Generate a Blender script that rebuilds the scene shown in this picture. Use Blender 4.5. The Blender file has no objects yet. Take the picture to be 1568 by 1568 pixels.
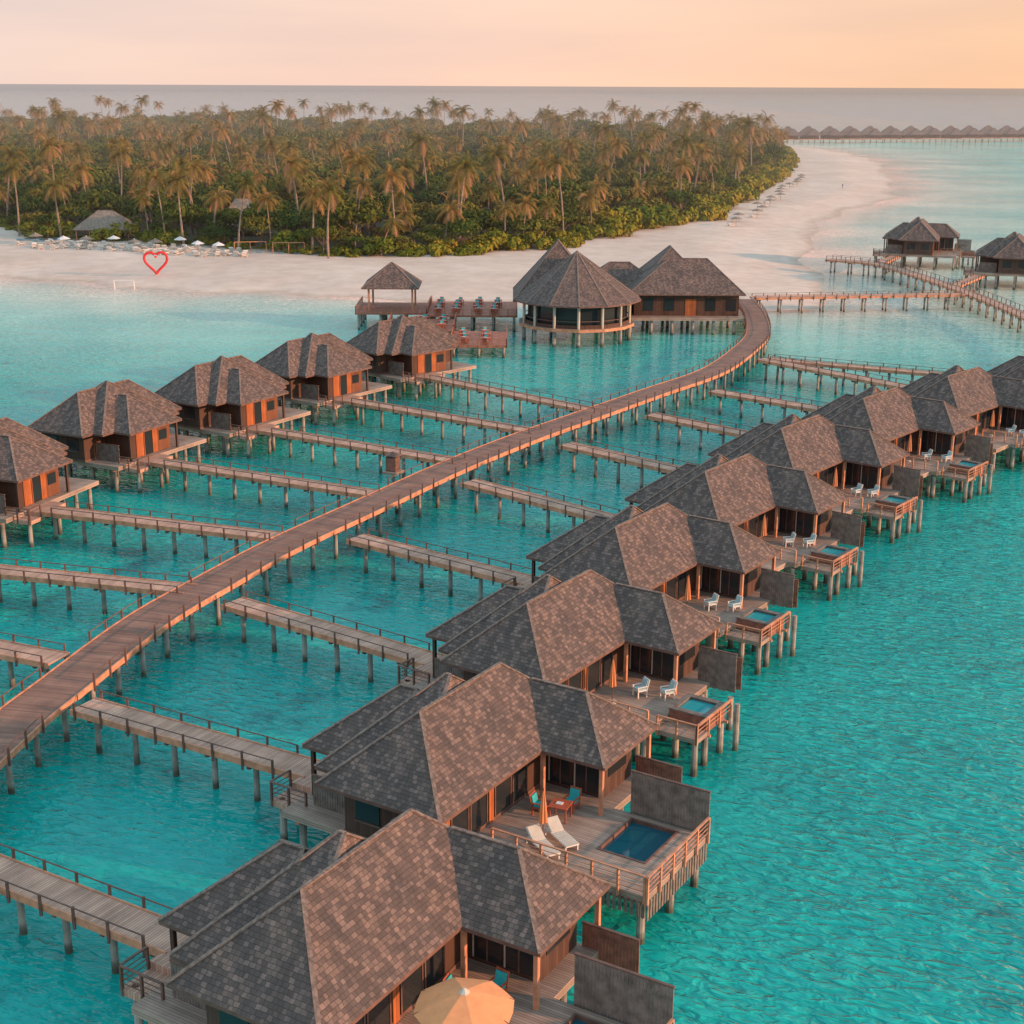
import bpy, math, random
import numpy as np
from mathutils import Vector, Matrix
random.seed(7); rng=np.random.default_rng(5)
scene=bpy.context.scene
col=scene.collection
rad=math.radians

# ------------------------------------------------------------------ materials
def newmat(name):
    m=bpy.data.materials.new(name); m.use_nodes=True
    nt=m.node_tree; nt.nodes.clear()
    out=nt.nodes.new('ShaderNodeOutputMaterial')
    return m,nt,out
def N(nt,t,**kw):
    n=nt.nodes.new(t)
    for k,v in kw.items(): setattr(n,k,v)
    return n
def lk(nt,a,b): nt.links.new(a,b)
def ramp(nt,fac,stops):
    r=nt.nodes.new('ShaderNodeValToRGB'); e=r.color_ramp.elements
    while len(e)<len(stops): e.new(0.5)
    for i,(p,c) in enumerate(stops):
        e[i].position=p; e[i].color=(*c,1)
    lk(nt,fac,r.inputs[0]); return r
def noise(nt,vec,scale,detail=3,rough=0.5,dist=0.0):
    n=N(nt,'ShaderNodeTexNoise'); n.inputs['Scale'].default_value=scale; n.inputs['Detail'].default_value=detail
    n.inputs['Roughness'].default_value=rough; n.inputs['Distortion'].default_value=dist; lk(nt,vec,n.inputs['Vector']); return n
def mixc(nt,a,b,fac=1.0,mode='MULTIPLY'):
    m=N(nt,'ShaderNodeMix',data_type='RGBA',blend_type=mode)
    if isinstance(fac,(int,float)): m.inputs[0].default_value=fac
    else: lk(nt,fac,m.inputs[0])
    for s,i in ((a,6),(b,7)):
        if isinstance(s,tuple): m.inputs[i].default_value=(*s,1)
        else: lk(nt,s,m.inputs[i])
    return m.outputs[2]
def mth(nt,op,a,b=None,c=None):
    m=N(nt,'ShaderNodeMath',operation=op)
    for i,s in enumerate((a,b,c)):
        if s is None: continue
        if isinstance(s,(int,float)): m.inputs[i].default_value=s
        else: lk(nt,s,m.inputs[i])
    return m.outputs[0]
def simple(name,c,rough=0.7,var=0.25,scale=3.0,metal=0.0,bump=0.0,stain=False):
    m,nt,out=newmat(name)
    p=N(nt,'ShaderNodeBsdfPrincipled'); p.inputs['Roughness'].default_value=rough; p.inputs['Metallic'].default_value=metal
    tc=N(nt,'ShaderNodeTexCoord'); no=noise(nt,tc.outputs['Object'],scale,4)
    lo=tuple(x*(1-var) for x in c); hi=tuple(min(1,x*(1+var)) for x in c)
    r=ramp(nt,no.outputs['Fac'],[(0.3,lo),(0.7,hi)]); src=r.outputs[0]
    if stain:   # wet, weed-covered band at the waterline
        g=N(nt,'ShaderNodeNewGeometry'); sp=N(nt,'ShaderNodeSeparateXYZ'); lk(nt,g.outputs['Position'],sp.inputs[0])
        f=mth(nt,'MULTIPLY_ADD',no.outputs['Fac'],0.5,sp.outputs['Z'])
        rr=ramp(nt,f,[(0.45,(0.28,0.32,0.26)),(0.85,(1,1,1))]); src=mixc(nt,src,rr.outputs[0])
    lk(nt,src,p.inputs['Base Color'])
    if bump>0:
        b=N(nt,'ShaderNodeBump'); b.inputs['Strength'].default_value=bump; b.inputs['Distance'].default_value=0.03
        lk(nt,no.outputs['Fac'],b.inputs['Height']); lk(nt,b.outputs[0],p.inputs['Normal'])
    lk(nt,p.outputs[0],out.inputs[0]); return m

def planks(name,c1,c2,w=0.14,rough=0.75,axis='X'):
    m,nt,out=newmat(name)
    p=N(nt,'ShaderNodeBsdfPrincipled'); p.inputs['Roughness'].default_value=rough
    uv=N(nt,'ShaderNodeUVMap'); sp=N(nt,'ShaderNodeSeparateXYZ'); lk(nt,uv.outputs[0],sp.inputs[0])
    d=mth(nt,'DIVIDE',sp.outputs[axis],w); fl=mth(nt,'FLOOR',d); fr=mth(nt,'FRACT',d)
    wn=N(nt,'ShaderNodeTexWhiteNoise',noise_dimensions='1D'); lk(nt,fl,wn.inputs['W'])
    r=ramp(nt,wn.outputs['Value'],[(0,c1),(1,c2)])
    no=noise(nt,uv.outputs[0],0.7,6)
    r2=ramp(nt,no.outputs['Fac'],[(0.3,(0.68,0.68,0.68)),(0.7,(1.15,1.15,1.15))])
    c=mixc(nt,r.outputs[0],r2.outputs[0])
    g=mth(nt,'GREATER_THAN',fr,0.11)
    c=mixc(nt,(0.05,0.035,0.025),c,g,'MIX')
    lk(nt,c,p.inputs['Base Color'])
    lk(nt,p.outputs[0],out.inputs[0]); return m

def shingles(name):
    m,nt,out=newmat(name)
    p=N(nt,'ShaderNodeBsdfPrincipled'); p.inputs['Roughness'].default_value=0.8
    uv=N(nt,'ShaderNodeUVMap')
    nz=noise(nt,uv.outputs[0],3.5,3)
    vm=N(nt,'ShaderNodeVectorMath',operation='MULTIPLY_ADD'); lk(nt,nz.outputs['Color'],vm.inputs[0]); vm.inputs[1].default_value=(0.16,0.09,0); lk(nt,uv.outputs[0],vm.inputs[2])
    br=N(nt,'ShaderNodeTexBrick'); lk(nt,vm.outputs[0],br.inputs['Vector'])
    br.offset=0.43; br.squash=0.8; br.squash_frequency=3
    br.inputs['Scale'].default_value=1; br.inputs['Brick Width'].default_value=0.24; br.inputs['Row Height'].default_value=0.19
    br.inputs['Mortar Size'].default_value=0.009; br.inputs['Mortar Smooth'].default_value=0.4; br.inputs['Bias'].default_value=-0.4
    br.inputs['Color1'].default_value=(0.125,0.093,0.082,1); br.inputs['Color2'].default_value=(0.38,0.265,0.22,1); br.inputs['Mortar'].default_value=(0.05,0.04,0.036,1)
    n2=noise(nt,uv.outputs[0],0.55,6,0.65)
    r2=ramp(nt,n2.outputs['Fac'],[(0.3,(0.60,0.62,0.66)),(0.72,(1.32,1.18,1.08))])
    c=mixc(nt,br.outputs['Color'],r2.outputs[0])
    ms=N(nt,'ShaderNodeMapping'); ms.inputs['Scale'].default_value=(2.2,0.25,1); lk(nt,uv.outputs[0],ms.inputs['Vector'])
    n5=noise(nt,ms.outputs[0],1.0,4); r5=ramp(nt,n5.outputs['Fac'],[(0.35,(0.78,0.78,0.78)),(0.65,(1.1,1.1,1.1))])
    c=mixc(nt,c,r5.outputs[0])
    lk(nt,c,p.inputs['Base Color'])
    sp=N(nt,'ShaderNodeSeparateXYZ'); lk(nt,vm.outputs[0],sp.inputs[0])
    fr=mth(nt,'FRACT',mth(nt,'DIVIDE',sp.outputs['Y'],0.19)); h=mth(nt,'SUBTRACT',1,fr)
    sc=N(nt,'ShaderNodeSeparateColor'); lk(nt,br.outputs['Color'],sc.inputs[0])
    ad=mth(nt,'MULTIPLY_ADD',sc.outputs[0],2.5,h)
    b=N(nt,'ShaderNodeBump'); b.inputs['Strength'].default_value=0.8; b.inputs['Distance'].default_value=0.035
    lk(nt,ad,b.inputs['Height']); lk(nt,b.outputs[0],p.inputs['Normal'])
    lk(nt,p.outputs[0],out.inputs[0]); return m

def foliage(name,stops):
    m,nt,out=newmat(name)
    oi=N(nt,'ShaderNodeObjectInfo'); geo=N(nt,'ShaderNodeTexCoord')
    no=noise(nt,geo.outputs['Object'],0.55,2); n2=noise(nt,oi.outputs['Location'],0.022,2)
    a=mth(nt,'MULTIPLY',oi.outputs['Random'],0.45)
    b=mth(nt,'MULTIPLY_ADD',n2.outputs['Fac'],0.9,a)
    c=mth(nt,'MULTIPLY_ADD',no.outputs['Fac'],0.7,b)
    d=mth(nt,'SUBTRACT',c,0.52)
    r=ramp(nt,d,stops)
    di=N(nt,'ShaderNodeBsdfDiffuse'); lk(nt,r.outputs[0],di.inputs[0]); lk(nt,di.outputs[0],out.inputs[0])
    return m
def glossy(name,c,r):
    m,nt,out=newmat(name); p=N(nt,'ShaderNodeBsdfPrincipled')
    p.inputs['Base Color'].default_value=(*c,1); p.inputs['Roughness'].default_value=r
    tc=N(nt,'ShaderNodeTexCoord'); no=noise(nt,tc.outputs['Object'],3,2)
    b=N(nt,'ShaderNodeBump'); b.inputs['Strength'].default_value=0.15; b.inputs['Distance'].default_value=0.02; lk(nt,no.outputs[0],b.inputs['Height']); lk(nt,b.outputs[0],p.inputs['Normal'])
    lk(nt,p.outputs[0],out.inputs[0]); return m

M={}
M['shingle']=shingles('roof_shingles')
M['ridge']=simple('ridge_shingles',(0.22,0.155,0.125),0.8,0.45,6,bump=0.4)
M['plank']=planks('deck_planks',(0.50,0.28,0.20),(0.68,0.41,0.30))
M['plankM']=planks('boardwalk_planks',(0.24,0.115,0.08),(0.36,0.18,0.125))
M['plankL']=planks('deck_planks_grey',(0.34,0.24,0.19),(0.48,0.35,0.28),axis='Y')
M['beam']=simple('timber_beam',(0.58,0.26,0.15),0.7,0.3,2)
M['rail']=simple('timber_rail',(0.16,0.085,0.065),0.7,0.3,2)
M['brick']=simple('terrace_timber',(0.38,0.14,0.085),0.7,0.3,2)
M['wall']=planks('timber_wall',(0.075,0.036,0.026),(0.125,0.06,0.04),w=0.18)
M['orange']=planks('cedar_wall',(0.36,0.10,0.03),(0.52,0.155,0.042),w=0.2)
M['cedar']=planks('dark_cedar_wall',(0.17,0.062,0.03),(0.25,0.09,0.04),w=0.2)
M['fence']=simple('weathered_fence',(0.19,0.15,0.13),0.8,0.35,3,bump=0.3)
M['fencer']=simple('red_fence',(0.26,0.11,0.075),0.8,0.3,3)
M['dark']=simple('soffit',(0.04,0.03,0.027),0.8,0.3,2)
M['pile']=simple('concrete_pile',(0.32,0.285,0.25),0.8,0.4,1.2,bump=0.3,stain=True)
M['white']=simple('white_paint',(0.78,0.76,0.73),0.5,0.06,2)
M['cream']=simple('cream_stone',(0.55,0.5,0.42),0.6,0.1,2)
M['teal']=simple('teal_cushion',(0.03,0.40,0.42),0.8,0.15,4)
M['pale']=simple('pale_cushion',(0.40,0.56,0.56),0.8,0.1,4)
M['redt']=simple('terracotta_table',(0.45,0.10,0.05),0.5,0.15,4)
M['canvas']=simple('orange_canvas',(0.80,0.33,0.14),0.8,0.08,3)
M['red']=simple('red_paint',(0.70,0.03,0.03),0.5,0.1,3)
M['blue']=simple('blue_paint',(0.05,0.3,0.5),0.5,0.1,3)
M['thatch']=simple('thatch',(0.26,0.21,0.17),0.9,0.35,2.5,bump=0.5)
M['cloth']=simple('cloth',(0.08,0.1,0.2),0.8,0.1,3)
M['trunk']=simple('palm_trunk',(0.30,0.22,0.17),0.85,0.3,2.0)
M['bark']=simple('bark',(0.16,0.11,0.08),0.9,0.3,2.0)
M['palm']=foliage('palm_fronds',[(0.1,(0.10,0.105,0.025)),(0.5,(0.19,0.145,0.04)),(0.9,(0.33,0.18,0.06))])
M['dead']=foliage('dry_fronds',[(0.1,(0.32,0.17,0.09)),(0.9,(0.45,0.26,0.13))])
M['leaf']=foliage('tree_leaves',[(0.1,(0.03,0.06,0.018)),(0.4,(0.07,0.105,0.022)),(0.65,(0.14,0.14,0.03)),(0.9,(0.25,0.165,0.045))])
M['bush']=foliage('bush_leaves',[(0.1,(0.08,0.13,0.02)),(0.5,(0.19,0.19,0.025)),(0.9,(0.34,0.25,0.035))])
M['glass']=glossy('window_glass',(0.025,0.03,0.035),0.08)
M['pool']=glossy('pool_water',(0.01,0.09,0.13),0.05)
M['pooll']=glossy('tub_water',(0.04,0.34,0.37),0.05)

# ------------------------------------------------------------------ mesh builder
class MB:
    def __init__(s): s.v=[];s.f=[];s.uv=[];s.m=[];s.mats=[]
    def mi(s,k):
        if k not in s.mats: s.mats.append(k)
        return s.mats.index(k)
    def face(s,pts,k,uv=None):
        i=len(s.v); s.v+= [tuple(p) for p in pts]; s.f.append(tuple(range(i,i+len(pts)))); s.m.append(s.mi(k))
        if uv is None:
            a=Vector(pts[0]);b=Vector(pts[1]);c=Vector(pts[2]); n=(b-a).cross(c-b)
            ax=max(range(3),key=lambda q:abs(n[q]))
            if ax==2: uv=[(p[0],p[1]) for p in pts]
            elif ax==1: uv=[(p[0],p[2]) for p in pts]
            else: uv=[(p[1],p[2]) for p in pts]
        s.uv+=list(uv)
    def box(s,x0,x1,y0,y1,z0,z1,k,R=None):
        c=[(x0,y0,z0),(x1,y0,z0),(x1,y1,z0),(x0,y1,z0),(x0,y0,z1),(x1,y0,z1),(x1,y1,z1),(x0,y1,z1)]
        fs=[(3,2,1,0),(4,5,6,7),(0,1,5,4),(1,2,6,5),(2,3,7,6),(3,0,4,7)]
        for f in fs:
            pts=[c[i] for i in f]
            n0=len(s.v); s.face(pts,k)
            if R is not None:
                for q in range(n0,len(s.v)): s.v[q]=tuple(R@Vector(s.v[q]))
    def beam(s,a,b,w,h,k):
        a=Vector(a);b=Vector(b); d=(b-a); L=d.length
        if L<1e-5: return
        q=d.to_track_quat('X','Z').to_matrix().to_4x4(); q.translation=a
        s.box(0,L,-w/2,w/2,-h/2,h/2,k,R=q)
    def cyl(s,a,b,r0,r1,k,n=8,cap=True):
        a=Vector(a);b=Vector(b); d=b-a; q=d.to_track_quat('Z','Y').to_matrix()
        A=[];B=[]
        for i in range(n):
            t=2*math.pi*i/n; o=Vector((math.cos(t),math.sin(t),0))
            A.append(a+q@(o*r0)); B.append(b+q@(o*r1))
        for i in range(n):
            j=(i+1)%n; s.face([A[i],A[j],B[j],B[i]],k)
        if cap: s.face(B,k)
    def ribbon(s,pts,o0,o1,z0,z1,k):
        P=[Vector((p[0],p[1])) for p in pts]; n=len(P); Lr=[];Rr=[];D=[0]
        for i in range(n):
            a=P[max(0,i-1)];b=P[min(n-1,i+1)]; t=(b-a).normalized(); nr=Vector((t.y,-t.x))
            Lr.append(P[i]+nr*o0); Rr.append(P[i]+nr*o1)
            if i: D.append(D[-1]+(P[i]-P[i-1]).length)
        def v(p,z): return (p.x,p.y,z)
        for i in range(n-1):
            j=i+1; d0,d1=D[i],D[j]
            s.face([v(Lr[i],z1),v(Rr[i],z1),v(Rr[j],z1),v(Lr[j],z1)],k,[(d0,o0),(d0,o1),(d1,o1),(d1,o0)])
            s.face([v(Lr[j],z0),v(Rr[j],z0),v(Rr[i],z0),v(Lr[i],z0)],k,[(d1,o0),(d1,o1),(d0,o1),(d0,o0)])
            s.face([v(Rr[i],z0),v(Rr[j],z0),v(Rr[j],z1),v(Rr[i],z1)],k,[(d0,z0),(d1,z0),(d1,z1),(d0,z1)])
            s.face([v(Lr[j],z0),v(Lr[i],z0),v(Lr[i],z1),v(Lr[j],z1)],k,[(d1,z0),(d0,z0),(d0,z1),(d1,z1)])
        for i in (0,n-1):
            q=[v(Lr[i],z0),v(Rr[i],z0),v(Rr[i],z1),v(Lr[i],z1)]
            s.face(q if i==0 else q[::-1],k)
    def roofpoly(s,pts,k='shingle'):
        a=Vector(pts[0]);b=Vector(pts[1]); e=(b-a).normalized()
        n=(b-a).cross(Vector(pts[2])-b).normalized(); w=n.cross(e)
        off=random.random()*7
        uv=[((Vector(p)-a).dot(e)+off,(Vector(p)-a).dot(w)) for p in pts]
        s.face(pts,k,uv)
    def hip(s,x0,x1,y0,y1,ze,zr,axis,in0=None,in1=None,k='shingle',cap=True,fas=0.16):
        if axis=='y':
            h=(x1-x0)/2; xm=(x0+x1)/2
            a0=h if in0 is None else in0; a1=h if in1 is None else in1
            r0=(xm,y0+a0,zr); r1=(xm,y1-a1,zr)
        else:
            h=(y1-y0)/2; ym=(y0+y1)/2
            a0=h if in0 is None else in0; a1=h if in1 is None else in1
            r0=(x0+a0,ym,zr); r1=(x1-a1,ym,zr)
        A=(x0,y0,ze);B=(x1,y0,ze);C=(x1,y1,ze);D=(x0,y1,ze)
        if axis=='y':
            s.roofpoly([A,B,r0],k); s.roofpoly([B,C,r1,r0],k); s.roofpoly([C,D,r1],k); s.roofpoly([D,A,r0,r1],k)
            hips=[(A,r0),(B,r0),(C,r1),(D,r1)]
        else:
            s.roofpoly([A,B,r1,r0],k); s.roofpoly([B,C,r1],k); s.roofpoly([C,D,r0,r1],k); s.roofpoly([D,A,r0],k)
            hips=[(A,r0),(B,r1),(C,r1),(D,r0)]
        for p,q in ((A,B),(B,C),(C,D),(D,A)):
            s.face([(p[0],p[1],ze-fas),(q[0],q[1],ze-fas),q,p],'rail')
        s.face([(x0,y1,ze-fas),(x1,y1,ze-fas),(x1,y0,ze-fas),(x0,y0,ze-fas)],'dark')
        if cap:
            for p,q in hips+[(r0,r1)]:
                s.beam((p[0],p[1],p[2]+0.01),(q[0],q[1],q[2]+0.01),0.17,0.06,'ridge')
    def mesh(s,name):
        me=bpy.data.meshes.new(name); me.from_pydata(s.v,[],s.f)
        for k in s.mats: me.materials.append(M[k])
        me.polygons.foreach_set('material_index',s.m)
        ul=me.uv_layers.new(name='UVMap'); ul.data.foreach_set('uv',[c for u in s.uv for c in u])
        me.update(); return me
def obj(name,me,loc=(0,0,0),rz=0,parent=None,scale=None):
    o=bpy.data.objects.new(name,me); col.objects.link(o); o.location=loc; o.rotation_euler=(0,0,rz)
    if parent: o.parent=parent
    if scale: o.scale=scale
    return o
def empty(name,loc=(0,0,0),rz=0,scale=None):
    o=bpy.data.objects.new(name,None); col.objects.link(o); o.location=loc; o.rotation_euler=(0,0,rz); o.empty_display_size=0.5
    if scale: o.scale=scale
    return o
DZ=2.5
# ------------------------------------------------------------------ walkways
def catmull(P,n=6):
    P=[Vector(p) for p in P]; Q=[P[0]*2-P[1]]+P+[P[-1]*2-P[-2]]; out=[]
    for i in range(1,len(Q)-2):
        for j in range(n):
            t=j/n; a,b,c,d=Q[i-1],Q[i],Q[i+1],Q[i+2]
            out.append(0.5*((2*b)+(c-a)*t+(2*a-5*b+4*c-d)*t*t+(3*b-a-3*c+d)*t**3))
    out.append(P[-1]); return out
def stations(P,step,start=0.0):
    out=[]; nxt=start; base=0.0
    for i in range(len(P)-1):
        a=Vector(P[i]);b=Vector(P[i+1]); L=(b-a).length; t=(b-a)/L
        while nxt<=base+L:
            out.append((a+t*(nxt-base),t)); nxt+=step
        base+=L
    return out
def walkway(name,pts,w,z=DZ,pile_step=2.7,pair=False,gaps=(),th=0.1,h=0.5,deck='plank'):
    P=[Vector(p) for p in pts]; root=empty(name)
    mb=MB(); mb.ribbon(P,-w/2,w/2,z-th,z,deck); obj('deck',mb.mesh('deck'),parent=root)
    mb=MB(); mb.ribbon(P,-w/2-0.09,-w/2-0.003,z-0.30,z+0.05,'beam'); mb.ribbon(P,w/2+0.003,w/2+0.09,z-0.30,z+0.05,'beam')
    obj('edge_beams',mb.mesh('edge_beams'),parent=root)
    mb=MB()
    for sgn in (-1,1):
        o=sgn*(w/2+0.14); prev=None
        for c,t in stations(P,1.9,0.4):
            nr=Vector((t.y,-t.x)); p=c+nr*o
            if any((p-Vector(g)).length<gr for g,gr in gaps): prev=None; continue
            mb.box(p.x-0.055,p.x+0.055,p.y-0.055,p.y+0.055,z-0.50,z+h+random.uniform(-.03,.03),'rail')
            if prev is not None:
                mb.beam((prev.x,prev.y,z+h-0.03),(p.x,p.y,z+h-0.03),0.05,0.045,'rail')
            prev=p
    obj('railing',mb.mesh('railing'),parent=root)
    mb=MB()
    for c,t in stations(P,pile_step,1.2):
        nr=Vector((t.y,-t.x))
        a=c+nr*(w/2-0.05); b=c-nr*(w/2-0.05)
        mb.beam((a.x,a.y,z-0.42),(b.x,b.y,z-0.42),0.2,0.2,'rail')
        for o in ((-w*0.36,w*0.36) if pair else (0.12*w,)):
            q=c+nr*o; mb.cyl((q.x+random.uniform(-.05,.05),q.y,-2.6),(q.x,q.y,z-0.5),0.18,0.15,'pile',10)
    obj('piles',mb.mesh('piles'),parent=root)
    return root

mainpts=[(-28.6,40),(-28.0,52),(-26.2,67.3),(-24.9,74),(-22.7,83.7),(-19.9,91.4),(-16.4,99.9),(-11.6,109.3),(-5.4,121.6),(1,132.6),(7.6,142.6),(15.3,154.2),(23.4,166.3),(29.4,180.9),(33.2,193.5),(35.5,211),(36.2,226)]
MP=catmull(mainpts,6)
Rj=[(-24.3,55.6),(-23.5,71.4),(-18.5,87.6),(-12.0,101.5),(-4.1,117.3),(4.6,130.6),(13.7,143.4),(21.6,155.4),(30.1,174.9)]
k=1.0154
peaks=[(-3.7,48.4,-31),(-0.5,62.7,-32),(4.4,76.3,-33.5),(10.1,89.8,-35),(17.5,103.0,-37),(25.4,116.3,-38.5),(34.8,127.8,-40.5),(45.3,137.8,-43),(57.0,147.0,-46)]
villas=[]
for (px,py,a) in peaks:
    u=Vector((math.cos(rad(a)),math.sin(rad(a)))); v=Vector((-u.y,u.x))
    O=Vector((px*k,py*k))-(-3.35*u+9.9*v); villas.append((O,a,u,v))
Lj=[(-25.8,77.3),(-20.8,89.5),(-16.6,101.1),(-10.6,112.7),(-4.0,123.2),(2.9,134.8),(9.7,143.6)]
Le=[(-45,85.5),(-43,95.5),(-36.3,108.0),(-31.5,123.4),(-24.0,135.7),(-17.3,149.4),(-9.3,162.0)]
def junc_gap(p,side):
    best=min(range(len(MP)-1),key=lambda i:(MP[i]-Vector(p)).length)
    t=(MP[best+1]-MP[best]).normalized(); nr=Vector((t.y,-t.x))
    return (tuple(MP[best]+nr*side*1.7+t*((Vector(p)-MP[best]).dot(t))),1.2)
gp=[junc_gap(p,1) for p in Rj]+[junc_gap(p,-1) for p in Lj]
walkway('main_boardwalk',MP,3.0,pile_step=3.1,pair=True,gaps=gp,h=0.6,deck='plankM')
def trim(a,b,d0=0.4):
    a=Vector(a);b=Vector(b);t=(b-a).normalized(); return [a+t*d0,b]
for p,(O,a,u,v) in zip(Rj,villas):
    e=O-10.9*u+5.0*v
    walkway('villa_jetty',trim(p,e,0.5),1.7,z=DZ-0.006)
for p,e in zip(Lj,Le):
    walkway('villa_jetty',trim(p,e,0.5),1.7,z=DZ-0.006)

# ------------------------------------------------------------------ furniture meshes
def chair_mesh(frame,cush):
    m=MB()
    for x in(-0.27,0.27):
        for y in(-0.27,0.27): m.box(x-0.03,x+0.03,y-0.03,y+0.03,0,0.38 if y<0 else 0.42,frame)
        m.box(x-0.04,x+0.04,-0.32,0.32,0.58,0.62,frame); m.box(x-0.03,x+0.03,-0.3,-0.24,0.38,0.58,frame)
    m.box(-0.3,0.3,-0.3,0.3,0.36,0.42,frame); m.box(-0.26,0.26,-0.27,0.25,0.423,0.50,cush)
    R=Matrix.Translation((0,0.27,0.4))@Matrix.Rotation(rad(-15),4,'X')
    for i in range(5): m.box(-0.29+i*0.12,-0.19+i*0.12,0,0.04,0,0.6,frame,R=R)
    m.box(-0.24,0.24,-0.08,-0.01,0.08,0.52,cush,R=R)
    return m.mesh('deck_chair')
chairW=chair_mesh('white','pale'); chairR=chair_mesh('redt','teal')
m=MB(); m.box(-0.45,0.45,-0.45,0.45,0.70,0.75,'redt')
for x in(-0.38,0.38):
    for y in(-0.38,0.38): m.box(x-0.03,x+0.03,y-0.03,y+0.03,0,0.70,'redt')
m.box(-0.2,0.1,-0.1,0.15,0.751,0.78,'white')
tableM=m.mesh('table')
m=MB()
m.box(-0.33,0.33,-1.0,0.35,0.28,0.34,'white')
for i in range(9): m.box(-0.33,0.33,-1.0+i*0.15,-0.9+i*0.15,0.341,0.36,'cream')
for x in(-0.3,0.3):
    for y in(-0.9,0.9): m.box(x-0.03,x+0.03,y-0.03,y+0.03,0,0.28,'white')
R=Matrix.Translation((0,0.36,0.31))@Matrix.Rotation(rad(35),4,'X'); m.box(-0.33,0.33,0,0.75,-0.02,0.05,'white',R=R); m.box(-0.3,0.3,0.02,0.72,0.051,0.1,'cream',R=R)
m.box(-0.31,0.31,0.36,0.95,0.26,0.28,'white')
loungerM=m.mesh('sun_lounger')
m=MB(); m.cyl((0,0,0),(0,0,2.6),0.03,0.03,'rail'); m.cyl((0,0,0),(0,0,0.12),0.25,0.22,'cream')
for i in range(16):
    a0=2*math.pi*i/16; a1=2*math.pi*(i+1)/16; q0=0.17 if i%2 else 0.09; q1=0.17 if (i+1)%2 else 0.09
    zs=[(0.95,1.25),(1.5,1.0),(2.1,0.6),(2.55,0.15)]
    for (z0,s0),(z1,s1) in zip(zs,zs[1:]):
        m.face([(q0*s0*math.cos(a0),q0*s0*math.sin(a0),z0),(q1*s0*math.cos(a1),q1*s0*math.sin(a1),z0),(q1*s1*math.cos(a1),q1*s1*math.sin(a1),z1),(q0*s1*math.cos(a0),q0*s1*math.sin(a0),z1)],'canvas')
umbC=m.mesh('closed_umbrella')
def parasol(kk,Rr=1.75):
    m=MB(); m.cyl((0,0,0),(0,0,2.75),0.035,0.035,'rail'); n=8
    for i in range(n):
        a0=2*math.pi*i/n;a1=2*math.pi*(i+1)/n;am=(a0+a1)/2
        def P_(a,t,mid):
            r=Rr*t*(0.955 if mid else 1); return (r*math.cos(a),r*math.sin(a),2.7-0.62*t**1.25-(0.03*t if mid else 0))
        for t0,t1 in((0.08,0.4),(0.4,0.75),(0.75,1.0)):
            m.face([P_(a0,t0,0),P_(a0,t1,0),P_(am,t1,1),P_(am,t0,1)],kk); m.face([P_(am,t0,1),P_(am,t1,1),P_(a1,t1,0),P_(a1,t0,0)],kk)
        m.beam((0,0,2.66),P_(a0,1.0,0),0.03,0.03,'rail')
    m.cyl((0,0,2.66),(0,0,2.82),0.2,0.04,'cream')
    return m.mesh('parasol')
umbO=parasol('canvas'); umbW=parasol('white',1.4); umbT=parasol('thatch',1.6)

# ------------------------------------------------------------------ villa
def fence_boards(mb,x0,x1,y,z0,z1,kk):
    x=x0
    while x<x1-0.05:
        mb.box(x,x+0.125,y-0.02,y+0.02,z0+random.uniform(-.03,.03),z1+random.uniform(-.02,.02),kk); x+=0.145
    mb.box(x0,x1,y+0.022,y+0.06,z0+0.25,z0+0.35,kk); mb.box(x0,x1,y+0.022,y+0.06,z1-0.35,z1-0.25,kk); mb.box(x0-0.03,x1+0.03,y-0.05,y+0.07,z1+0.022,z1+0.07,'rail')
def railing(mb,a,b,z,h=0.95,step=1.15,kk='beam'):
    a=Vector(a);b=Vector(b);L=(b-a).length;n=max(1,round(L/step))
    for i in range(n+1):
        p=a+(b-a)*i/n; mb.box(p.x-0.05,p.x+0.05,p.y-0.05,p.y+0.05,z-0.3,z+h,kk)
    mb.beam((a.x,a.y,z+h+0.02),(b.x,b.y,z+h+0.02),0.11,0.05,kk)
    for q in(0.25,0.48,0.7): mb.beam((a.x,a.y,z+q),(b.x,b.y,z+q),0.03,0.03,kk)
ZE=5.1
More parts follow.
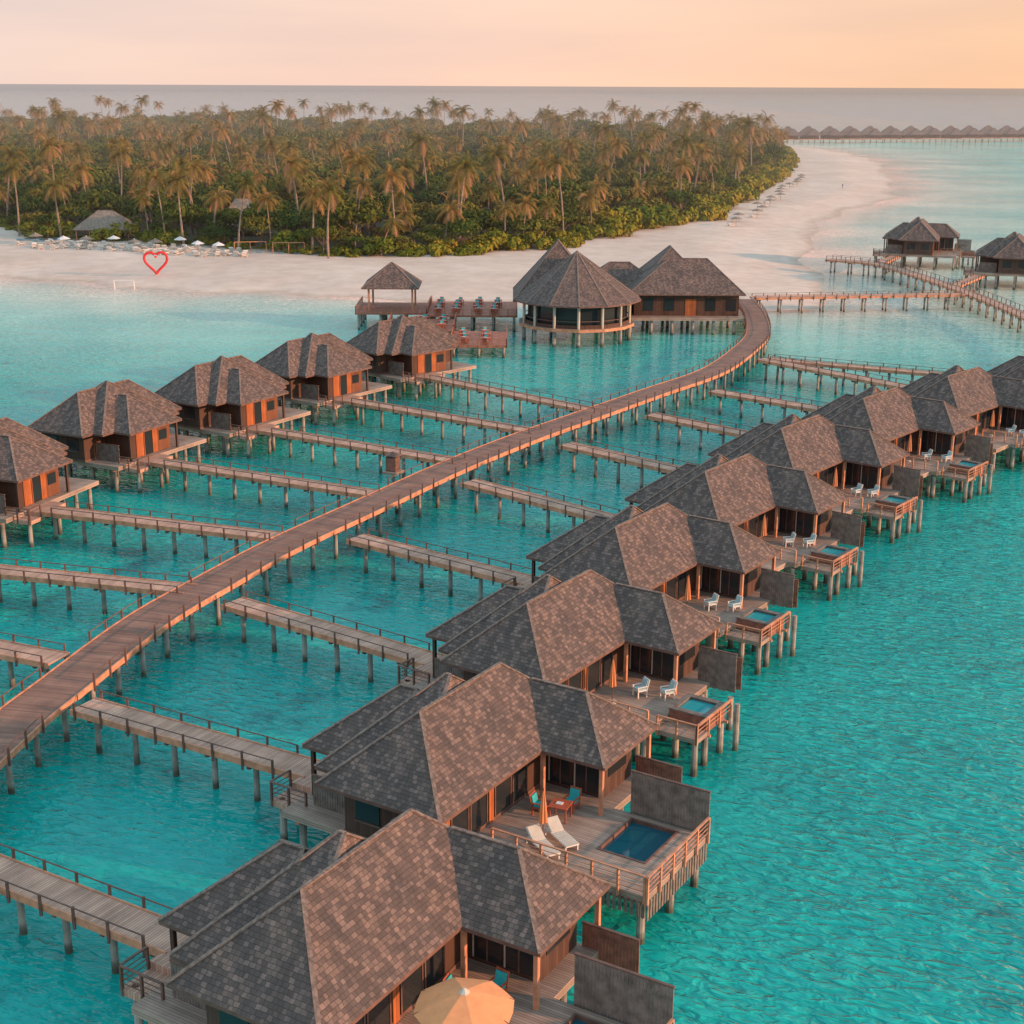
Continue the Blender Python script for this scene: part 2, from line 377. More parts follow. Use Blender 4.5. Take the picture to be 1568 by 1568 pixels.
def villa_meshes(kind):
    out={}
    m=MB()
    m.hip(-6.7,0,0,13.2,ZE,8.1,'y')
    m.hip(-7.8,-2.3,1.3,11.5,ZE-0.01,8.62,'x',in0=3.7,in1=1.55)
    m.hip(-9.7,-4.6,2.7,9.6,ZE-0.02,7.6,'x',in0=3.2,in1=1.0)
    m.hip(-3.2,3.3,8.2,13.6,ZE-0.03,7.2,'x',in0=1.0,in1=2.5)
    out['roof']=m
    m=MB()
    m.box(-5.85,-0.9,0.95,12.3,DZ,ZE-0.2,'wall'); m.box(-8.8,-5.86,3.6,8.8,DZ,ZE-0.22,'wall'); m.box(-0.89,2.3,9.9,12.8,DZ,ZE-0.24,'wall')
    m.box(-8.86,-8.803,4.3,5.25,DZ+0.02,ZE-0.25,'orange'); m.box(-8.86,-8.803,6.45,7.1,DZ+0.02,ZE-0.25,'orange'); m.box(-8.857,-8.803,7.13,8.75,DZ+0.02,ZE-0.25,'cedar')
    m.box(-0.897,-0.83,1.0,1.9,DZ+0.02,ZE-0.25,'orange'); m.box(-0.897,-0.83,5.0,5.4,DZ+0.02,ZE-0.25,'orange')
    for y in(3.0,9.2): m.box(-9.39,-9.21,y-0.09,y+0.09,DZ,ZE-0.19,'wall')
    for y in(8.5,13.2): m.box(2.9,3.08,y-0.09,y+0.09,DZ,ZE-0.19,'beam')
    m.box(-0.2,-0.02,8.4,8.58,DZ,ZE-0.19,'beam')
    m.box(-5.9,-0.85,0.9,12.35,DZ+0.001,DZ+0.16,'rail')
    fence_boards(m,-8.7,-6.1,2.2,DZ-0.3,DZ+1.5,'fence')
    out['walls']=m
    m=MB()
    for y0,y1 in((2.0,3.4),(3.5,4.9),(5.5,6.9),(7.0,8.3)):
        m.box(-0.895,-0.86,y0,y1,DZ+0.18,ZE-0.45,'glass')
        m.box(-0.858,-0.83,y0,y0+0.07,DZ+0.18,ZE-0.45,'rail'); m.box(-0.858,-0.83,y1-0.07,y1,DZ+0.18,ZE-0.45,'rail'); m.box(-0.858,-0.83,y0,y1,ZE-0.45,ZE-0.35,'rail')
    for x0,x1 in((-0.6,0.7),(0.8,2.1)):
        m.box(x0,x1,9.86,9.896,DZ+0.2,ZE-0.5,'glass'); m.box(x0,x0+0.06,9.83,9.858,DZ+0.2,ZE-0.5,'cream'); m.box(x0+0.62,x0+0.68,9.83,9.858,DZ+0.2,ZE-0.5,'rail')
    m.box(2.303,2.33,10.4,12.2,DZ+0.9,ZE-0.6,'glass')
    for x0,x1 in((-5.2,-3.9),(-2.8,-1.5)): m.box(x0,x1,0.9,0.947,DZ+0.9,ZE-0.6,'glass'); m.box(x0-0.08,x1+0.08,0.86,0.897,DZ+0.8,DZ+0.9,'rail')
    m.box(-8.84,-8.805,5.3,6.4,DZ+0.02,ZE-0.5,'glass'); m.box(-8.87,-8.842,5.3,5.38,DZ,ZE-0.45,'orange')
    m.box(-8.91,-8.865,7.3,8.3,DZ+1.0,ZE-0.7,'glass')
    out['windows_and_doors']=m
    m=MB()
    m.box(-9.6,3.2,1.0,13.0,DZ-0.35,DZ-0.002,'plankL')
    m.box(-11.1,-9.605,3.4,6.4,DZ-0.3,DZ-0.008,'plank'); m.box(-11.1,-6.0,1.9,3.395,DZ-0.6,DZ-0.3,'plank')
    if kind=='pool':
        m.box(-0.8,4.3,3.4,9.4,DZ-0.3,DZ+0.004,'plankL'); m.box(6.7,7.9,3.4,9.4,DZ-0.3,DZ+0.004,'plankL')
        m.box(4.3,6.7,3.4,5.7,DZ-0.3,DZ+0.004,'plankL'); m.box(4.3,6.7,9.0,9.4,DZ-0.3,DZ+0.004,'plankL')
    else:
        m.box(-0.8,3.9,3.9,11.0,DZ-0.3,DZ+0.004,'plankL'); m.box(3.9,6.3,4.6,5.9,DZ-0.6,DZ-0.35,'plankL')
    out['deck']=m
    m=MB()
    if kind=='pool':
        z0=DZ-1.3
        for b in((4.3,4.4,5.7,9.0),(6.6,6.7,5.7,9.0),(4.4,6.6,5.7,5.8),(4.4,6.6,8.9,9.0)): m.box(*b,z0,DZ+0.04,'rail')
        m.box(4.4,6.6,5.8,8.9,z0,z0+0.1,'teal'); m.box(4.4,6.6,5.8,8.9,z0+0.1,DZ-0.14,'pool')
        for i in range(22): m.box(7.903,7.94,3.5+i*0.27,3.5+i*0.27+0.16,DZ-1.2,DZ-0.3,'fence')
        for i in range(14): m.box(4.2+i*0.27,4.2+i*0.27+0.16,3.36,3.397,DZ-1.0,DZ-0.3,'fence')
    else:
        x0,x1,y0,y1=3.95,6.15,6.0,8.2
        m.box(x0,x1,y0,y1,DZ-0.55,DZ-0.05,'fencer')
        for b in((x0,x0+.25,y0,y1),(x1-.25,x1,y0,y1),(x0+.25,x1-.25,y0,y0+.25),(x0+.25,x1-.25,y1-.25,y1)): m.box(*b,DZ-0.05,DZ+0.32,'fencer')
        for b in((x0-.05,x0+.3,y0-.05,y1+.05),(x1-.3,x1+.05,y0-.05,y1+.05),(x0+.3,x1-.3,y0-.05,y0+.3),(x0+.3,x1-.3,y1-.3,y1+.05)): m.box(*b,DZ+0.32,DZ+0.39,'fence')
        m.box(x0+.25,x1-.25,y0+.25,y1-.25,DZ-0.05,DZ+0.24,'pooll')
    out['plunge_pool']=m
    m=MB()
    if kind=='pool':
        railing(m,(0.4,3.33),(7.85,3.33),DZ); railing(m,(7.99,3.33),(7.99,9.3),DZ)
        fence_boards(m,4.0,7.9,9.5,DZ-0.3,DZ+2.05,'fence')
        m.beam((4.0,3.6,DZ-0.42),(7.9,3.6,DZ-0.42),0.2,0.2,'beam')
    else:
        railing(m,(0.4,3.85),(3.8,3.85),DZ); railing(m,(3.97,4.6),(6.25,4.6),DZ-0.35,h=0.8); railing(m,(6.3,4.6),(6.3,8.6),DZ-0.35,h=0.8)
        m.beam((3.9,6.0,DZ-0.64),(6.4,6.0,DZ-0.64),0.14,0.14,'beam'); m.beam((3.9,8.1,DZ-0.64),(6.4,8.1,DZ-0.64),0.14,0.14,'beam')
        fence_boards(m,3.1,5.4,11.1,DZ-0.3,DZ+1.95,'fence')
    fence_boards(m,2.5,4.9,12.9,DZ-0.9,DZ+1.0,'fencer')
    railing(m,(-11.05,3.3),(-11.05,1.95),DZ-0.3,kk='rail'); railing(m,(-11.0,1.9),(-8.9,1.9),DZ-0.3,kk='rail')
    out['railings_and_screens']=m
    m=MB()
    xs=[-8.8,-6.0,-3.2,-0.4,2.8]; ys=[1.5,4.6,7.7,10.8,12.7]
    for x in xs:
        for y in ys: m.cyl((x,y,-2.6),(x,y,DZ-0.35),0.2,0.17,'pile',10)
        m.beam((x,1.1,DZ-0.45),(x,12.9,DZ-0.45),0.22,0.2,'beam')
    for p in((-10.7,2.3),(-10.7,5.9),(-7.6,2.2)): m.cyl((*p,-2.6),(*p,DZ-0.3),0.19,0.16,'pile',10)
    ex=((4.2,3.8),(7.5,3.8),(7.5,6.6),(7.5,9.1),(4.2,9.1)) if kind=='pool' else ((4.3,6.2),(6.0,6.2),(6.0,8.1),(4.3,8.1),(6.1,4.8),(3.4,4.3),(3.6,10.6),(5.2,11.0))
    for p in ex: m.cyl((*p,-2.6),(*p,DZ-0.3 if kind=='pool' else DZ-0.55),0.2,0.17,'pile',10)
    if kind=='tub': m.cyl((6.6,8.8,-2.6),(6.6,8.8,DZ+0.2),0.17,0.15,'pile',10)
    out['stilts']=m
    return {k2:v2.mesh(k2) for k2,v2 in out.items()}
VM={'pool':villa_meshes('pool'),'tub':villa_meshes('tub')}
def place_villa(kind,O,a,mirror=False,s=1.0):
    e=empty('overwater_villa',(O[0],O[1],0),rad(a),(-1,1,1) if mirror else (s,s,s))
    for n_,me in VM[kind].items(): obj(n_,me,parent=e)
    return e
def loc(O,u,v,x,y): p=O+x*u+y*v; return (p.x,p.y,DZ+0.005)
for i,(O,a,u,v) in enumerate(villas):
    kind='pool' if i<2 else 'tub'
    place_villa(kind,O,a)
    if i==0:
        obj('patio_umbrella',umbO,loc(O,u,v,2.3,4.8),rad(a)); obj('dining_table',tableM,loc(O,u,v,1.3,7.3),rad(a))
        obj('deck_chair',chairR,loc(O,u,v,0.3,7.4),rad(a+100)); obj('deck_chair',chairR,loc(O,u,v,1.4,8.3),rad(a-5))
    elif i==1:
        obj('sun_umbrella',umbC,loc(O,u,v,2.0,5.0),rad(a)); obj('dining_table',tableM,loc(O,u,v,1.6,7.2),rad(a+10))
        obj('deck_chair',chairR,loc(O,u,v,1.6,8.2),rad(a)); obj('deck_chair',chairR,loc(O,u,v,0.6,7.1),rad(a+95))
        obj('sun_lounger',loungerM,loc(O,u,v,2.4,4.3),rad(a+60)); obj('sun_lounger',loungerM,loc(O,u,v,2.7,5.4),rad(a+60))
    else:
        obj('sun_umbrella',umbC,loc(O,u,v,0.5+random.uniform(-.2,.2),5.6),rad(a))
        obj('deck_chair',chairW,loc(O,u,v,1.5+random.uniform(-.3,.2),7.2),rad(a-20+random.uniform(-25,15))); obj('deck_chair',chairW,loc(O,u,v,2.9,7.6+random.uniform(-.3,.3)),rad(a-30+random.uniform(-15,25)))
for i,(J,E) in enumerate(zip(Lj,Le)):
    if i<1: continue
    J=Vector(J);E=Vector(E);u=(J-E).normalized()
    a=math.degrees(math.atan2(u.y,u.x)); v=Vector((-u.y,u.x))
    O=E-11.0*u-4.4*v
    place_villa('tub',O,a,mirror=True)

place_villa('tub',(83,284),-18,s=1.12); place_villa('tub',(92,254),-20,s=1.12)
pier=catmull([(61,281),(69,273),(72.5,252),(74.5,230),(75,205),(73,185),(66,166),(58.5,161.2)],6)
walkway('pier',pier,2.2,pair=True,pile_step=3.5,h=0.8)
walkway('pier_jetty',[(37.8,228),(73.2,233)],1.8,pile_step=3.5,pair=True)
walkway('pier_jetty',[(70.3,276),(76,288)],1.6,z=DZ-0.006)
walkway('pier_jetty',[(74.5,243),(83,257)],1.6,z=DZ-0.006)
walkway('pier_jetty',[(31.5,174.4),(57.5,161.6)],1.55,z=DZ-0.012)

m=MB()
nrow=22
for i in range(nrow):
    t=i/(nrow-1); x=120+t*300; y=935+t*95+random.uniform(-2,2)
    m.hip(x-8,x+5.5,y-6,y+6,4.8,10.2,'x'); m.hip(x-3,x+6.5,y-8,y+2,4.7,8.8,'x'); m.box(x-6,x+5,y-5,y+5,2.2,4.7,'wall'); m.box(x-8,x+7,y-7,y+5,1.8,2.2,'plank')
    for q in(-6,-2,2,6): m.cyl((x+q,y-6,-2.5),(x+q,y-6,1.8),0.3,0.3,'pile',6)
m.beam((100,925,2.2),(430,1028,2.2),2,0.4,'plank')
obj('distant_villa_row',m.mesh('distant_villa_row'))

# ------------------------------------------------------------------ restaurant
root=empty('overwater_restaurant')
m=MB(); cx,cy=9.0,203.5; n=14
def ring(r,z): return [(cx+r*math.cos(2*math.pi*(i+.5)/n),cy+r*math.sin(2*math.pi*(i+.5)/n),z) for i in range(n)]
E=ring(9.2,5.8)
for i in range(n):
    j=(i+1)%n; m.roofpoly([E[i],E[j],(cx,cy+1,12.2)])
    m.beam(E[i],(cx,cy+1,12.22),0.2,0.08,'ridge'); m.face([(E[i][0],E[i][1],5.6),(E[j][0],E[j][1],5.6),E[j],E[i]],'rail')
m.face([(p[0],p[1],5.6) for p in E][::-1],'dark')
m.hip(0.0,13.0,202,215,5.5,13.3,'y',in0=6.0,in1=5.6)
m.hip(16.5,33.6,207.5,220,5.7,10.2,'x',in0=6.5,in1=5.0); m.hip(18,29.5,212,226,5.8,11.4,'y'); m.hip(10,22,213,222,5.6,9.2,'x')
obj('roof',m.mesh('roof'),parent=root)
m=MB(); r1=ring(7.6,2.5)
for i in range(n):
    p=r1[i]; q=r1[(i+1)%n]
    m.cyl((p[0],p[1],2.5),(p[0],p[1],5.6),0.2,0.2,'cream',8); m.beam((p[0],p[1],2.75),(q[0],q[1],2.75),0.15,0.5,'wall'); m.beam((p[0],p[1],3.5),(q[0],q[1],3.5),0.08,0.08,'rail')
    m.cyl((p[0],p[1],-2.6),(p[0],p[1],2.09),0.28,0.25,'pile',10)
    g0=(cx+(p[0]-cx)*.93,cy+(p[1]-cy)*.93);g1=(cx+(q[0]-cx)*.93,cy+(q[1]-cy)*.93)
    m.face([(*g0,2.6),(*g1,2.6),(*g1,5.6),(*g0,5.6)],'glass')
top=ring(8.3,2.5); bot=ring(8.3,2.1)
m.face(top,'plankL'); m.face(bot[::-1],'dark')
for i in range(n):
    j=(i+1)%n; m.face([bot[i],bot[j],top[j],top[i]],'beam')
m.box(17.6,32.8,208.6,219,2.5,5.55,'wall'); m.box(12,17.5,211,221,2.5,5.5,'wall')
m.box(16,34,206.3,222,2.1,2.497,'plankL')
for x0 in(19,22,28,31): m.box(x0,x0+1.4,208.55,208.598,3.2,5.0,'glass')
m.box(25,26.6,208.55,208.598,2.5,4.9,'orange')
for x in range(17,34,3):
    for y in(207,213,220): m.cyl((x,y,-2.6),(x,y,2.1),0.25,0.22,'pile',8)
obj('walls_and_columns',m.mesh('walls'),parent=root)
m=MB()
def terrace(x0,x1,y0,y1,z):
    m.box(x0,x1,y0,y1,z-0.3,z,'brick')
    for a_,b_ in(((x0,y0),(x1,y0)),((x1,y0),(x1,y1)),((x0,y0),(x0,y1))): railing(m,a_,b_,z,h=0.9,step=1.3,kk='brick')
    nx=max(2,int((x1-x0)/3.2)+1);ny=max(2,int((y1-y0)/3.2)+1)
    for i in range(nx):
        for j in range(ny):
            x=x0+0.4+(x1-x0-0.8)*i/(nx-1);y=y0+0.4+(y1-y0-0.8)*j/(ny-1); m.cyl((x,y,-2.6),(x,y,z-0.3),0.2,0.18,'pile',8)
terrace(-17.5,-8.2,197,208,2.0); terrace(-8.2,-0.8,187.5,199,1.7); terrace(-12.5,0.6,208.05,222,2.5); terrace(-23,-12.6,209.5,220,2.6)
obj('terraces',m.mesh('terraces'),parent=root)
m=MB()
m.hip(-22.2,-13.8,210.6,218.9,6.0,9.3,'x',in0=4.1,in1=4.1)
for x in(-21.2,-14.8):
    for y in(211.5,218): m.box(x-.14,x+.14,y-.14,y+.14,2.6,5.85,'beam')
obj('gazebo',m.mesh('gazebo'),parent=root)
for (x0,x1,y0,y1,z) in((-16.5,-9,198,207.4,2.0),(-7.4,-1.6,188.5,198.3,1.7),(-11.7,0,209,221,2.5)):
    x=x0+0.8
    while x<x1:
        y=y0+0.8
        while y<y1:
            px,py=x+random.uniform(-.3,.3),y+random.uniform(-.3,.3); a=random.uniform(-.3,.3)
            obj('dining_table',tableM,(px,py,z+.005),a,scale=(1.25,1.25,1))
            obj('deck_chair',chairR,(px,py+.95,z+.005),a); obj('deck_chair',chairR,(px,py-.95,z+.005),a+math.pi)
            y+=3.0
        x+=2.8

m=MB(); m.box(-.7,.7,-.7,.7,-0.2,0.0,'plankL'); m.box(-.5,.5,-.4,.4,0.003,1.25,'rail'); m.box(-.42,.42,-.43,-.403,0.1,1.15,'fencer'); m.hip(-.62,.62,-.52,.52,1.4,1.7,'x',fas=.05,cap=False); m.cyl((0,0,-5.1),(0,0,-0.2),.17,.15,'pile',8)
obj('service_cabinet',m.mesh('service_cabinet'),(-10.3,120.2,DZ),rad(-28))

# ------------------------------------------------------------------ terrain
shore=[(-2500,330),(-700,330),(-300,300),(-160,290),(-125,279),(-95,267.4),(-81,261.4),(-67.6,254.8),(-54.9,249.3),(-40.8,245.7),(-24.7,241.5),(-5,240),(15,238),(30,233),(40,231),(47,231),(52,243),(54,262),(56.5,284),(65,324),(73.5,370),(86,402),(99,432),(121,470),(136,518),(148,575),(162,643),(178,720),(182,802),(176,860),(158,900),(120,930),(60,960),(-60,1010),(-250,1080),(-600,1150),(-2500,1300)]
veg=[(-2500,420),(-700,420),(-200,385),(-125.3,355.7),(-106,326),(-90,322),(-75.6,313.7),(-52.5,302.1),(-37.5,291),(-20,294),(-5,302),(9,310.7),(20,332),(27.7,352),(45.7,372.4),(61.3,423.9),(72,462),(84.3,507.2),(100,568),(115.4,630),(132,720),(145,820),(140,860),(110,900),(50,930),(-60,985),(-250,1050),(-600,1120),(-2500,1270)]
def sdf(poly,X,Y):
    P=np.array(poly,float); d=np.full(X.shape,1e18); ins=np.zeros(X.shape,bool)
    n=len(P)
    for i in range(n):
        a=P[i];b=P[(i+1)%n]; e=b-a; wx=X-a[0];wy=Y-a[1]
        t=np.clip((wx*e[0]+wy*e[1])/(e@e),0,1); d=np.minimum(d,(wx-e[0]*t)**2+(wy-e[1]*t)**2)
        c=((a[1]<=Y)&(b[1]>Y))|((b[1]<=Y)&(a[1]>Y))
        with np.errstate(divide='ignore',invalid='ignore'):
            xi=a[0]+(Y-a[1])*e[0]/(e[1] if e[1]!=0 else 1e-9)
        ins^=c&(X<xi)
    return np.where(ins,1,-1)*np.sqrt(d)
def axis(parts):
    o=[]
    for a,b,s in parts: o+=list(np.arange(a,b,s))
    return np.array(o+[parts[-1][1]])
xs=axis([(-60000,-3000,6000),(-3000,-400,200),(-400,-130,15),(-130,240,3.0),(240,500,15),(500,3000,200),(3000,60000,6000)])
ys=axis([(-60,180,10),(180,560,3.0),(560,960,8),(960,1400,40),(1400,4000,300),(4000,80000,5000)])
X,Y=np.meshgrid(xs,ys)
ds=sdf(shore,X,Y); dv=sdf(veg,X,Y)
wob=(3.0*np.sin(X*0.11+Y*0.05)*np.sin(Y*0.07+1)+1.6*np.sin(X*0.31-Y*0.13))*(np.abs(ds)<60)
d2=ds+wob*0.8
right=np.clip((X-30)/40,0,1)*np.clip((Y-150)/80,0,1)
left=np.clip((-5-X)/40,0,1)*np.clip((Y-130)/60,0,1)
scale=20+75*right+34*left
Zs=np.where(d2>0,np.minimum(1.3,0.07*d2),-2.3*(1-np.exp(np.minimum(d2,0)/scale)))
Zs=np.where((Y>1150)|(ds<-900),-12.0,Zs)
def grid(name,Z,mat,**attrs):
    ny,nx=X.shape; vs=np.stack([X.ravel(),Y.ravel(),Z.ravel()],1)
    idx=np.arange(nx*ny).reshape(ny,nx); f=np.stack([idx[:-1,:-1].ravel(),idx[:-1,1:].ravel(),idx[1:,1:].ravel(),idx[1:,:-1].ravel()],1)
    me=bpy.data.meshes.new(name); me.from_pydata(vs.tolist(),[],f.tolist()); me.materials.append(mat)
    for an,av in attrs.items():
        at=me.attributes.new(an,'FLOAT','POINT'); at.data.foreach_set('value',av.ravel().astype(np.float32))
    me.polygons.foreach_set('use_smooth',[True]*len(me.polygons)); me.update(); return obj(name,me)
mg,nt,out=newmat('sand')
p=N(nt,'ShaderNodeBsdfPrincipled'); p.inputs['Roughness'].default_value=0.9
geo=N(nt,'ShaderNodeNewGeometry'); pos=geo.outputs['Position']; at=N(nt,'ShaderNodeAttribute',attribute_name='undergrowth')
n1=noise(nt,pos,0.045,6); n2=noise(nt,pos,0.35,8)
c1=ramp(nt,n1.outputs['Fac'],[(0.3,(0.66,0.50,0.41)),(0.7,(0.80,0.64,0.54))])
c2=ramp(nt,n2.outputs['Fac'],[(0.35,(0.86,0.85,0.84)),(0.65,(1,1,1))])
c=mixc(nt,c1.outputs[0],c2.outputs[0])
sp=N(nt,'ShaderNodeSeparateXYZ'); lk(nt,pos,sp.inputs[0])
wz=ramp(nt,mth(nt,'MULTIPLY_ADD',sp.outputs['Z'],2.0,mth(nt,'MULTIPLY',n2.outputs['Fac'],0.4)),[(0.2,(0.80,0.76,0.72)),(0.6,(1,1,1))])
c=mixc(nt,c,wz.outputs[0])
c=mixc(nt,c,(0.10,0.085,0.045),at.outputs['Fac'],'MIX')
lk(nt,c,p.inputs['Base Color'])
b=N(nt,'ShaderNodeBump'); b.inputs['Strength'].default_value=0.5; b.inputs['Distance'].default_value=0.12; lk(nt,n2.outputs['Fac'],b.inputs['Height']); lk(nt,b.outputs[0],p.inputs['Normal'])
lk(nt,p.outputs[0],out.inputs[0])
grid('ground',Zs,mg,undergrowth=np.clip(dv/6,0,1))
# water
mw,nt,out=newmat('lagoon_water')
geo=N(nt,'ShaderNodeNewGeometry'); pos=geo.outputs['Position']; at=N(nt,'ShaderNodeAttribute',attribute_name='depth')
mp0=N(nt,'ShaderNodeMapping'); mp0.inputs['Rotation'].default_value=(0,0,rad(22)); lk(nt,pos,mp0.inputs['Vector'])
mp=N(nt,'ShaderNodeMapping'); mp.inputs['Scale'].default_value=(0.55,1.2,1); lk(nt,mp0.outputs[0],mp.inputs['Vector'])
w1=noise(nt,mp.outputs[0],1.9,2,0.5,0.7); w2=noise(nt,mp.outputs[0],0.3,3)
calm=noise(nt,pos,0.035,3); cr=ramp(nt,calm.outputs['Fac'],[(0.38,(0.45,0.45,0.45)),(0.6,(1,1,1))])
sea=N(nt,'ShaderNodeAttribute',attribute_name='open_side')
ruf=mth(nt,'MAXIMUM',mth(nt,'MULTIPLY',cr.outputs[0],0.8),sea.outputs['Fac'])
ws=mth(nt,'MULTIPLY_ADD',w2.outputs['Fac'],1.3,w1.outputs['Fac'])
dn=mth(nt,'DIVIDE',at.outputs['Fac'],12.0)
bd=ramp(nt,dn,[(0.2,(1,1,1)),(0.9,(0.5,0.5,0.5))])
bp=N(nt,'ShaderNodeBump'); bp.inputs['Strength'].default_value=1.0; lk(nt,mth(nt,'MULTIPLY',mth(nt,'MULTIPLY',ruf,0.34),bd.outputs[0]),bp.inputs['Distance']); lk(nt,ws,bp.inputs['Height'])
body=ramp(nt,dn,[(0.0,(0.66,0.60,0.50)),(0.03,(0.46,0.69,0.60)),(0.09,(0.19,0.63,0.57)),(0.16,(0.035,0.49,0.445)),(0.19,(0.006,0.395,0.365)),(1.0,(0.10,0.25,0.31))])
n4=noise(nt,pos,0.028,5,0.6)
bm=ramp(nt,n4.outputs['Fac'],[(0.3,(0.6,0.76,0.79)),(0.7,(1.9,1.18,1.12))])
c=mixc(nt,body.outputs[0],bm.outputs[0])
wr=ramp(nt,w1.outputs['Fac'],[(0.32,(0.66,0.80,0.80)),(0.5,(0.98,0.98,0.98)),(0.66,(1.9,1.30,1.24))])  # ripple light and shade painted into the body colour: bright crests, dark troughs
c=mixc(nt,c,wr.outputs[0],mth(nt,'MULTIPLY',ruf,0.85))
n3=noise(nt,pos,0.13,8,0.70)
pr=ramp(nt,n3.outputs['Fac'],[(0.555,(0,0,0)),(0.66,(0.8,0.8,0.8))])
mm=mth(nt,'MULTIPLY',pr.outputs[0],mth(nt,'GREATER_THAN',at.outputs['Fac'],1.7))
mm=mth(nt,'MULTIPLY',mm,mth(nt,'LESS_THAN',at.outputs['Fac'],4))
c=mixc(nt,c,(0.010,0.15,0.16),mm,'MIX')
df=N(nt,'ShaderNodeBsdfDiffuse'); lk(nt,c,df.inputs[0]); lk(nt,bp.outputs[0],df.inputs['Normal'])
gl=N(nt,'ShaderNodeBsdfGlossy'); gl.inputs['Roughness'].default_value=0.05; lk(nt,bp.outputs[0],gl.inputs['Normal'])
fr=N(nt,'ShaderNodeFresnel'); fr.inputs['IOR'].default_value=1.33; lk(nt,bp.outputs[0],fr.inputs['Normal'])
fk=ramp(nt,dn,[(0.2,(0.95,0.95,0.95)),(0.9,(0.6,0.6,0.6))])
fm=mth(nt,'MULTIPLY',fr.outputs[0],fk.outputs[0])
m2=N(nt,'ShaderNodeMixShader'); lk(nt,fm,m2.inputs[0]); lk(nt,df.outputs[0],m2.inputs[1]); lk(nt,gl.outputs[0],m2.inputs[2]); lk(nt,m2.outputs[0],out.inputs[0])
# side of the villa row that faces the open lagoon gets the wind ripples
rowx=np.interp(Y,[-60,30,50,60,75,90,105,120,130,140,150,170,400],[-10,-2,4,9,14,20,28,37,46,58,70,100,400])
grid('water',np.zeros_like(Zs),mw,depth=np.maximum(0,-Zs),open_side=np.clip((X-rowx)/10+0.5,0,1))

# ------------------------------------------------------------------ trees
def palm_mesh(h,lean,nf,seed):
    r=random.Random(seed); m=MB(); pts=[]
    for i in range(8):
        t=i/7; pts.append(Vector((lean*t**1.8,0.25*math.sin(t*3),h*t)))
    for i in range(7): m.cyl(pts[i],pts[i+1],0.26-0.022*i,0.26-0.022*(i+1),'trunk',6,cap=False)
    top=pts[-1]
    for f in range(nf):
        az=2.399*f+r.uniform(-.3,.3); t=f/nf; el=rad(75-95*t+r.uniform(-10,10)); L=r.uniform(3.4,4.9); k_='dead' if (t>0.82 or r.random()<0.06) else 'palm'
        d=Vector((math.cos(az)*math.cos(el),math.sin(az)*math.cos(el),math.sin(el))); ns=8
        side=Vector((-math.sin(az),math.cos(az),0)); prev=Vector(top)
        for s_ in range(ns):
            step=L/ns; d=(d+Vector((0,0,-0.17-0.03*s_))).normalized(); q=prev+d*step
            wL=(0.25+1.0*math.sin(math.pi*min(1,(s_+1.2)/(ns+1.0))))
            for sg in(-1,1):
                for sub in(0.1,0.58):
                    b0=prev.lerp(q,sub); b1=prev.lerp(q,min(1,sub+0.38))
                    tip=b0+side*sg*wL*0.78*r.uniform(.85,1.1)+d*0.30-Vector((0,0,0.42*wL+r.uniform(0,.15)))
                    m.face([b0,b1,tip] if sg>0 else [b1,b0,tip],k_)
            prev=q
    for c in range(5):
        az=c*1.25; m.cyl(top+Vector((.2*math.cos(az),.2*math.sin(az),-.5)),top+Vector((.2*math.cos(az),.2*math.sin(az),-.2)),.13,.1,'dead',5)
    return m.mesh('palm')
def leafy_mesh(R,h,nb,nl,ls,seed,kk,trunk=True,flat=0.62):
    r=random.Random(seed); m=MB()
    if trunk:
        m.cyl((0,0,0),(0,0,h*0.6),0.35,0.2,'bark',7,cap=False)
        for i in range(5):
            a=i*1.3; m.cyl((0,0,h*0.4),(R*.55*math.cos(a),R*.55*math.sin(a),h*0.8),0.16,0.06,'bark',5,cap=False)
    for b in range(nb):
        a=r.uniform(0,2*math.pi); q=R*math.sqrt(r.random())*0.75; zc=h+R*flat*(1-(q/R)**2)*r.uniform(0.25,0.75)-R*0.25
        c=Vector((q*math.cos(a),q*math.sin(a),zc)); br=R*r.uniform(0.26,0.42)
        for l in range(nl):
            n_=Vector((r.gauss(0,1),r.gauss(0,1),r.gauss(0.25,0.8))).normalized(); p=c+n_*br*r.uniform(0.72,1.08); p.z=c.z+(p.z-c.z)*0.75
            nn=(n_+Vector((r.gauss(0,.45),r.gauss(0,.45),r.gauss(.2,.45)))).normalized()
            t=nn.cross(Vector((r.gauss(0,1),r.gauss(0,1),r.gauss(0,1)))).normalized(); w=nn.cross(t); s_=ls*r.uniform(.6,1.3)
            m.face([p-t*s_,p-w*s_*.55,p+t*s_,p+w*s_*.55],kk)
    return m.mesh('leafy')
palms=[palm_mesh(13,1.2,22,1),palm_mesh(15.5,2.6,24,2),palm_mesh(11,-0.8,20,3),palm_mesh(17,1.8,22,4),palm_mesh(9,3.0,20,9)]
leafys=[leafy_mesh(5.2,5.5,15,70,0.42,11,'leaf'),leafy_mesh(4.5,6.5,13,70,0.40,12,'leaf'),leafy_mesh(6.2,6.5,18,70,0.48,13,'leaf'),leafy_mesh(4.0,4.5,11,70,0.36,14,'leaf')]
bushes=[leafy_mesh(2.8,1.1,9,60,0.30,21,'bush',trunk=False,flat=0.6),leafy_mesh(2.2,0.8,8,60,0.26,22,'bush',trunk=False,flat=0.6),leafy_mesh(3.4,1.6,10,65,0.32,23,'bush',trunk=False,flat=0.7)]
